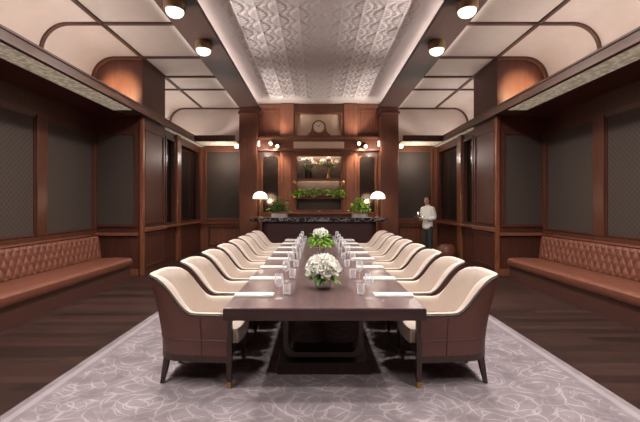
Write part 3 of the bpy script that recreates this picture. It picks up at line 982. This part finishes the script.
# ------------------------------------------------------------------ place settings
def lay(proto_o, spots, fmt, cat, group):
    index_kids(proto_o)
    f = True
    for s, k, x, y, rz in spots:
        o = proto_o if f else copy_tree(proto_o)
        f = False
        o.location = (x, y, TOP); o.rotation_euler = (0, 0, rz)
        pl = {0: 'nearest place', 7: 'farthest place'}.get(k, '%s place from the near end' % places[k])
        tag(o, fmt % (pl, 'left' if s < 0 else 'right'), cat, group)
nap = bmesh.new(); box(nap, -.17, .17, -.062, .062, 0, .012, bevel=.004); box(nap, -.165, .165, -.058, .03, .012, .020, bevel=.003)
nap = obj('folded_napkin', nap, M['linen'])
lay(nap, [(s, k, s*.615, CH_Y[k]-.13, 0) for s in (-1, 1) for k in range(8)], 'folded white napkin at the %s, %s side of table', 'napkin', 'folded napkins on the table')
wg = empty('wine_glass', 'x', 'glass')
obj('bowl', L([(.004, .10), (.02, .105), (.036, .13), (.040, .16), (.034, .215), (.032, .215), (.0375, .16), (.034, .133), (.018, .110), (0, .107)], 20), M['glass'], wg, smooth=True)
obj('stem', L([(.004, .006), (.0035, .05), (.005, .10), (0, .10)], 10), M['glass'], wg, smooth=True)
obj('foot', L([(0, 0), (.034, 0), (.034, .002), (.004, .006), (0, .006)], 20), M['glass'], wg, smooth=True, angle=40)
lay(wg, [(s, k, s*.385, CH_Y[k]-.25, 0) for s in (-1, 1) for k in range(8)], 'clear wine glass at the %s, %s side of table', 'glass', 'wine glasses on the table')
tg = obj('tumbler', L([(0, 0), (.030, 0), (.033, .004), (.038, .10), (.0355, .10), (.030, .012), (0, .012)], 20), M['glass'], smooth=True, angle=40)
lay(tg, [(s, k, s*.33, CH_Y[k]-.11, 0) for s in (-1, 1) for k in range(8)], 'short water tumbler at the %s, %s side of table', 'glass', 'water tumblers on the table')

# centrepieces
def centrepiece(y, nm, r, green):
    p = empty('flower_arrangement', nm, 'flowers', (0, y, TOP))
    if not green:
        obj('bowl', L([(0, 0), (.06, 0), (.075, .01), (.085, .05), (.09, .12), (.083, .12), (.075, .02), (0, .02)], 28), M['silver'], p, smooth=True, angle=50)
        cz, n, br = .19, 26, .08
    else:
        obj('vase', L([(0, 0), (.07, 0), (.06, .02), (.055, .06), (.08, .15), (.073, .15), (.05, .06), (0, .05)], 28), M['silver'], p, smooth=True, angle=50)
        cz, n, br = .33, 18, .05
    bm = bmesh.new()
    for k in range(150 if green else 60):
        d = rnd_dir(-.35, .9)
        R = .19 if green else .11
        zc = .21 if green else .13
        leaf(bm, V((d.x*R*.6, d.y*R*.6, zc+d.z*.09)), V((d.x, d.y, d.z*.6+.2)), random.uniform(.08, .13), .024, .5)
    for k in range(5):
        tube(bm, [(0, 0, .03), (random.uniform(-.04, .04), random.uniform(-.04, .04), .2)], .006, 5)
    obj('foliage', bm, M['leaf'] if green else M['leaf_dark'], p)
    for k in range(n):
        zz = 1-(k+.5)/n*1.25; a = k*2.39996; q = math.sqrt(max(0, 1-zz*zz))
        d = V((q*math.cos(a), q*math.sin(a), zz))
        bm = bmesh.new(); blossom(bm, V((0, 0, 0)), d+V((0, 0, .15)), br, 6)
        j_ = random.uniform(.8, 1.18); obj('blossom', bm, M['petal'], p, loc=(d.x*r*j_, d.y*r*j_, cz+d.z*r*.75*j_))
centrepiece(3.56, 'round bunch of white flowers in a silver bowl at the near part of the table', .10, False)
centrepiece(5.85, 'white flowers over bright green leaves in a silver vase farther along the table', .09, True)

# ------------------------------------------------------------------ tufted benches along the niche walls
def bench(s):
    side = 'left' if s < 0 else 'right'
    y0, y1 = 3.4, 7.65
    rt = empty('banquette_bench', 'long brown leather bench with buttoned back along the %s wall' % side, 'bench', (0, 0, 0))
    X = lambda a: s*a
    obj('base', B(*sorted((X(3.91), X(4.88))), y0+.02, y1-.02, 0, .33), M['leather_dark'], rt)
    # seat: rounded slab
    bm = bmesh.new()
    prof = [(3.88, .30), (3.855, .36), (3.86, .42), (3.89, .45), (3.95, .462), (4.2, .465), (4.55, .455), (4.6, .44), (4.6, .30)]
    prism(bm, [(X(a), z) for a, z in prof], 'y', y0, y1)
    bmesh.ops.bevel(bm, geom=[e for e in bm.edges if abs(e.verts[0].co.y-e.verts[1].co.y) < 1e-6 and abs(e.verts[0].co.y-y1) < 1e-4], offset=.03, segments=3, affect='EDGES')
    obj('seat', bm, M['leather'], rt, smooth=True, angle=40)
    # tufted back as one displaced skin on a solid core
    py, pz = .068, .125
    nz, nyy = 36, int((y1-y0)/.0115)
    bm = bmesh.new()
    btn = []
    zb0, zb1 = .455, 0.93
    def back_pt(y, v):
        z = zb0+(zb1-zb0)*v
        base = 4.52+.06*v
        row = (z-.53)/pz
        col = (y-y0)/py
        # diamond tufting: distance to the nearest button and fold lines between buttons
        a, b = (col+row)*.5, (col-row)*.5
        fa, fb = abs((a % 1)-.5)*2, abs((b % 1)-.5)*2      # 1 on fold lines, 0 mid-diamond
        puff = (1-fa**3)*(1-fb**3)
        edge = min(1, (1-v)/.12, max(0, v)/.05+.2)
        end = min(1, (y-y0)/.08, (y1-y)/.08)
        off = .026*puff*max(0, edge)*max(0, end)+(.045 if v > .9 else 0)*0
        rnd = .0
        if v > .86: rnd = ((v-.86)/.14)**2*.05
        return V((X(base-off+rnd), y, z))
    rows = [[bm.verts.new(back_pt(y0+(y1-y0)*j/nyy, i/nz)) for i in range(nz+1)] for j in range(nyy+1)]
    for j in range(nyy):
        for i in range(nz):
            bm.faces.new((rows[j][i], rows[j+1][i], rows[j+1][i+1], rows[j][i+1]))
    # close with top, rear and ends
    tp = [bm.verts.new((X(4.86), y0+(y1-y0)*j/nyy, zb1)) for j in (0, nyy)]
    bt = [bm.verts.new((X(4.86), y0+(y1-y0)*j/nyy, zb0)) for j in (0, nyy)]
    bm.faces.new([rows[j][nz] for j in range(nyy+1)]+[tp[1], tp[0]])
    bm.faces.new([tp[0], tp[1], bt[1], bt[0]])
    bm.faces.new([rows[0][i] for i in range(nz+1)]+[tp[0], bt[0]])
    bm.faces.new([rows[nyy][i] for i in range(nz+1)]+[tp[1], bt[1]])
    obj('backrest', bm, M['leather'], rt, smooth=True, angle=60)
    me = L([(0, .008), (.008, .006), (.012, 0), (.0, -.004)], 10)
    b0 = obj('button', me, M['leather_dark'], rt, smooth=True)
    first_b = True
    for row in (0, 1, 2):
        z = .53+row*pz
        for c in range(1, int((y1-y0)/py)):
            if (c+row) % 2: continue
            y = y0+c*py
            o = b0 if first_b else b0.copy()
            if not first_b: COL.objects.link(o); o.parent = rt
            first_b = False
            p = back_pt(y, (z-zb0)/(zb1-zb0))
            o.location = (p.x-s*.002, y, z); o.rotation_euler = (0, -s*PI/2, 0)
    bm = bmesh.new(); tube(bm, [(X(4.60), y0, 0.93), (X(4.60), y1, 0.93)], .014, 8)
    obj('piping', bm, M['leather'], rt, smooth=True)
    bm = bmesh.new(); box(bm, *sorted((X(3.94), X(4.88))), y0+.04, y1-.04, -.0, .001)
    bm.free()
for s in (-1, 1): bench(s)

# brown rounded ottoman behind the waiter
ot = empty('ottoman', 'low rounded tan leather ottoman on the floor behind the standing person', 'ottoman', (3.60, 10.5, 0))
obj('cushion', L([(0, .06), (.23, .06), (.26, .10), (.265, .24), (.24, .36), (.16, .43), (0, .45)], 28), M['leather'], ot, smooth=True, angle=60)
obj('plinth', L([(0, 0), (.20, 0), (.20, .06), (0, .06)], 24), M['wood_dark'], ot)

# ------------------------------------------------------------------ the waiter
def skin_mesh(verts, edges, radii, root=0, sub=2):
    me = bpy.data.meshes.new('tmp'); me.from_pydata([tuple(v) for v in verts], edges, [])
    o = bpy.data.objects.new('tmp', me); COL.objects.link(o)
    o.modifiers.new('Skin', 'SKIN')
    for i, r in enumerate(radii):
        d = me.skin_vertices[0].data[i]
        d.radius = r if isinstance(r, tuple) else (r, r); d.use_root = (i == root)
    if sub:
        m = o.modifiers.new('Sub', 'SUBSURF'); m.levels = sub; m.render_levels = sub
    dg = bpy.context.evaluated_depsgraph_get()
    out = bpy.data.meshes.new_from_object(o.evaluated_get(dg))
    bpy.data.objects.remove(o)
    return out
def chain(*pts): return [V(p) for p in pts]

def merge(bm, me, mat=None):
    b2 = bmesh.new(); b2.from_mesh(me)
    if mat: b2.transform(mat)
    t = bpy.data.meshes.new('t'); b2.to_mesh(t); b2.free(); bm.from_mesh(t)

def remeshed(name, bm, mat, parent, vox, ratio=None):
    o = obj(name, bm, mat, None)
    m = o.modifiers.new('R', 'REMESH'); m.mode = 'VOXEL'; m.voxel_size = vox; m.use_smooth_shade = True
    sm = o.modifiers.new('S', 'SMOOTH'); sm.iterations = 2; sm.factor = .4
    dg = bpy.context.evaluated_depsgraph_get()
    me = bpy.data.meshes.new_from_object(o.evaluated_get(dg))
    me.materials.clear(); me.materials.append(mat)
    o2 = bpy.data.objects.new(name, me); bpy.data.objects.remove(o)
    o2.name = name
    COL.objects.link(o2); o2.parent = parent
    for p in me.polygons: p.use_smooth = True
    return o2

pr = empty('person', 'person in a white shirt and dark trousers standing and carrying a small tray', 'person', (3.27, 11.15, 0), math.radians(-50))
# local frame: faces -Y
J = dict(pel=(0, 0, .96), sp1=(0, .01, 1.08), sp2=(0, .01, 1.22), ch=(0, .005, 1.36), nk0=(0, .01, 1.475), nk=(0, -.005, 1.555), hd=(0, -.015, 1.60),
         shL=(.17, .01, 1.425), elL=(.235, .03, 1.15), wrL=(.115, -.215, 1.115),
         shR=(-.17, .01, 1.425), elR=(-.235, .03, 1.15), wrR=(-.10, -.235, 1.13),
         hiL=(.088, 0, .90), knL=(.095, -.015, .50), anL=(.10, .03, .085),
         hiR=(-.088, 0, .90), knR=(-.10, .02, .50), anR=(-.11, .10, .085),
         toL=(.115, -.11, .035), toR=(-.13, -.035, .035))
names = list(J); idx = {n: i for i, n in enumerate(names)}
ED = [('pel','sp1'),('sp1','sp2'),('sp2','ch'),('ch','nk0'),('nk0','nk'),('nk','hd'),('ch','shL'),('shL','elL'),('elL','wrL'),('ch','shR'),('shR','elR'),('elR','wrR'),
      ('pel','hiL'),('hiL','knL'),('knL','anL'),('anL','toL'),('pel','hiR'),('hiR','knR'),('knR','anR'),('anR','toR')]
RD = dict(pel=(.15,.105), sp1=(.135,.10), sp2=(.135,.10), ch=(.15,.11), nk0=(.07,.065), nk=.055, hd=.055, shL=.06, elL=.042, wrL=.027, shR=.06, elR=.042, wrR=.027,
          hiL=.088, knL=.058, anL=.038, hiR=.088, knR=.058, anR=.038, toL=.03, toR=.03)
body = bmesh.new()
merge(body, skin_mesh([J[n] for n in names], [(idx[a], idx[b]) for a, b in ED], [RD[n] for n in names]))
# head, nose, chin, ears
bmesh.ops.create_uvsphere(body, u_segments=20, v_segments=14, radius=1, matrix=Matrix.Translation((0, -.02, 1.685)) @ Matrix.Diagonal((.076, .095, .112, 1)))
bmesh.ops.create_uvsphere(body, u_segments=12, v_segments=10, radius=1, matrix=Matrix.Translation((0, -.075, 1.612)) @ Matrix.Diagonal((.042, .038, .032, 1)))
bmesh.ops.create_uvsphere(body, u_segments=10, v_segments=8, radius=1, matrix=Matrix.Translation((0, -.118, 1.668)) @ Matrix.Diagonal((.013, .02, .024, 1)))
for sx in (-1, 1):
    bmesh.ops.create_uvsphere(body, u_segments=10, v_segments=8, radius=1, matrix=Matrix.Translation((sx*.078, -.005, 1.675)) @ Matrix.Diagonal((.011, .02, .031, 1)))
# hands: palm and five fingers curled under the tray edge
for sx, wr in ((1, V(J['wrL'])), (-1, V(J['wrR']))):
    fw = V((-sx*.35, -1, .05)).normalized(); side = V((sx, -.35, 0)).normalized()
    if sx < 0: side = V((-1, -.35, 0)).normalized()
    palm = wr+fw*.055
    merge(body, skin_mesh([wr-fw*.01, wr+fw*.03, palm+fw*.03], [(0, 1), (1, 2)], [.024, (.034, .017), (.036, .015)], sub=1))
    for q, (o_, ln) in enumerate(((.028, .060), (.010, .072), (-.009, .068), (-.027, .052))):
        b = palm+fw*.025+side*o_
        merge(body, skin_mesh([b, b+fw*.35*ln+V((0, 0, .004)), b+fw*.7*ln+V((0, 0, .014)), b+fw*.92*ln+V((0, 0, .028))], [(0, 1), (1, 2), (2, 3)], [.0095, .0092, .0085, .0075], sub=1))
    b = wr+fw*.028-side*.024
    merge(body, skin_mesh([b, b+fw*.02-side*.022+V((0, 0, .014)), b+fw*.045-side*.028+V((0, 0, .03))], [(0, 1), (1, 2)], [.012, .0105, .0085], sub=1))
remeshed('body', body, M['skin'], pr, .0075)
# shirt
bm = bmesh.new()
def sub_skin(ns, eds, grow, over=None):
    ii = {n: k for k, n in enumerate(ns)}
    rr = []
    for n in ns:
        r = RD.get(n, .05) if not (over and n in over) else over[n]
        rr.append(tuple(x+grow for x in r) if isinstance(r, tuple) else r+grow)
    return skin_mesh([J[n] for n in ns], [(ii[a], ii[b]) for a, b in eds], rr)
J['hem'] = (0, 0, .79); RD['hem'] = (.165, .125)
J['cuL'] = tuple(V(J['elL']).lerp(V(J['wrL']), .86)); RD['cuL'] = .034
J['cuR'] = tuple(V(J['elR']).lerp(V(J['wrR']), .86)); RD['cuR'] = .034
J['col'] = (0, .006, 1.525); RD['col'] = (.05, .048)
merge(bm, sub_skin(['hem','pel','sp1','sp2','ch','col','shL','elL','cuL','shR','elR','cuR'],
   [('hem','pel'),('pel','sp1'),('sp1','sp2'),('sp2','ch'),('ch','col'),('ch','shL'),('shL','elL'),('elL','cuL'),('ch','shR'),('shR','elR'),('elR','cuR')], .027))
remeshed('shirt', bm, M['shirt'], pr, .009)
bm = bmesh.new()
tube(bm, [(.060*math.cos(2*PI*k/16), .002+.058*math.sin(2*PI*k/16), 1.535+.012*math.sin(2*PI*k/16)) for k in range(16)], .014, 8, closed=True)
obj('collar', bm, M['shirt'], pr, smooth=True)
# trousers
bm = bmesh.new()
J['wst'] = (0, 0, .98); RD['wst'] = (.10, .07)
J['cfL'] = (.10, .03, .07); RD['cfL'] = .05; J['cfR'] = (-.11, .10, .07); RD['cfR'] = .05
merge(bm, sub_skin(['wst','hiL','knL','cfL','hiR','knR','cfR'], [('wst','hiL'),('hiL','knL'),('knL','cfL'),('wst','hiR'),('hiR','knR'),('knR','cfR')], .012))
remeshed('trousers', bm, M['trousers'], pr, .01)
for sx, x, y in ((1, .105, -.035), (-1, -.12, .04)):
    bm = bmesh.new()
    bmesh.ops.create_uvsphere(bm, u_segments=16, v_segments=10, radius=1, matrix=Matrix.Translation((x, y, .045)) @ Matrix.Diagonal((.05, .135, .045, 1)))
    for v in bm.verts: v.co.z = max(0, v.co.z)
    obj('shoe', bm, M['shoe'], pr, smooth=True)
# hair: cap over crown and back
bm = bmesh.new()
bmesh.ops.create_uvsphere(bm, u_segments=28, v_segments=20, radius=1, matrix=Matrix.Translation((0, -.008, 1.70)) @ Matrix.Diagonal((.090, .108, .118, 1)))
bmesh.ops.delete(bm, geom=[v for v in bm.verts if (v.co.y < -.055 and v.co.z < 1.755) or v.co.z < 1.615 or (v.co.z < 1.68 and v.co.y < -.02)], context='VERTS')
r = bmesh.ops.solidify(bm, geom=bm.faces[:], thickness=.008)
obj('hair', bm, M['hair'], pr, smooth=True)
for sx in (-1, 1):
    bm = bmesh.new(); bmesh.ops.create_uvsphere(bm, u_segments=10, v_segments=8, radius=.010, matrix=Matrix.Translation((sx*.030, -.104, 1.69)))
    obj('eye', bm, M['eye'], pr, smooth=True)
    bm = bmesh.new(); tube(bm, [(sx*.014, -.112, 1.711), (sx*.032, -.107, 1.717), (sx*.048, -.096, 1.711)], .004, 6)
    obj('eyebrow', bm, M['hair'], pr)
bm = bmesh.new(); tube(bm, [(-.02, -.106, 1.630), (0, -.113, 1.631), (.02, -.106, 1.630)], .005, 6)
obj('mouth', bm, M['lip'], pr)
# tray with a glass, held level by both hands
R_ = Matrix.Translation((3.27, 11.15, 0)) @ Matrix.Rotation(math.radians(-50), 4, 'Z')
tp = R_ @ V((0, -.42, 1.19))
tr = obj('serving_tray', L([(0, 0), (.15, 0), (.165, .02), (.16, .022), (.147, .006), (0, .006)], 28), M['silver'], smooth=True, angle=40, loc=tp)
tag(tr, 'small round silver tray held by the standing person', 'tray')
cp = empty('serving_pot', 'small shiny pot with a handle standing on the held tray', 'pot', tp+V((-.02, 0, .0075)))
obj('body', L([(0, 0), (.045, 0), (.06, .03), (.06, .09), (.035, .13), (.04, .16), (.036, .16), (.03, .13), (.054, .09), (.054, .035), (0, .01)], 20), M['silver'], cp, smooth=True)
bm = bmesh.new(); tube(bm, [(.05, 0, .1), (.09, 0, .1), (.095, 0, .05), (.055, 0, .035)], .007, 6)
obj('handle', bm, M['silver'], cp, smooth=True)

# ------------------------------------------------------------------ daylight-free world, camera, colour
w = bpy.data.worlds.new('World'); sc.world = w; w.use_nodes = True
w.node_tree.nodes['Background'].inputs[0].default_value = (.9, .75, .65, 1)
w.node_tree.nodes['Background'].inputs[1].default_value = .02

cam = bpy.data.cameras.new('Camera'); co = bpy.data.objects.new('Camera', cam); COL.objects.link(co)
co.location = (-.06, 0, EYE); co.rotation_euler = (PI/2, 0, 0)
cam.sensor_fit = 'HORIZONTAL'; cam.sensor_width = 36; cam.lens = 36*370/640
cam.shift_x = 3/640; cam.shift_y = -6/640
cam.clip_start = .05
sc.camera = co
sc.view_settings.view_transform = 'Standard'
sc.view_settings.look = 'None'
sc.view_settings.exposure = 0.0
sc.view_settings.gamma = 1.0
sc.view_settings.use_curve_mapping = False
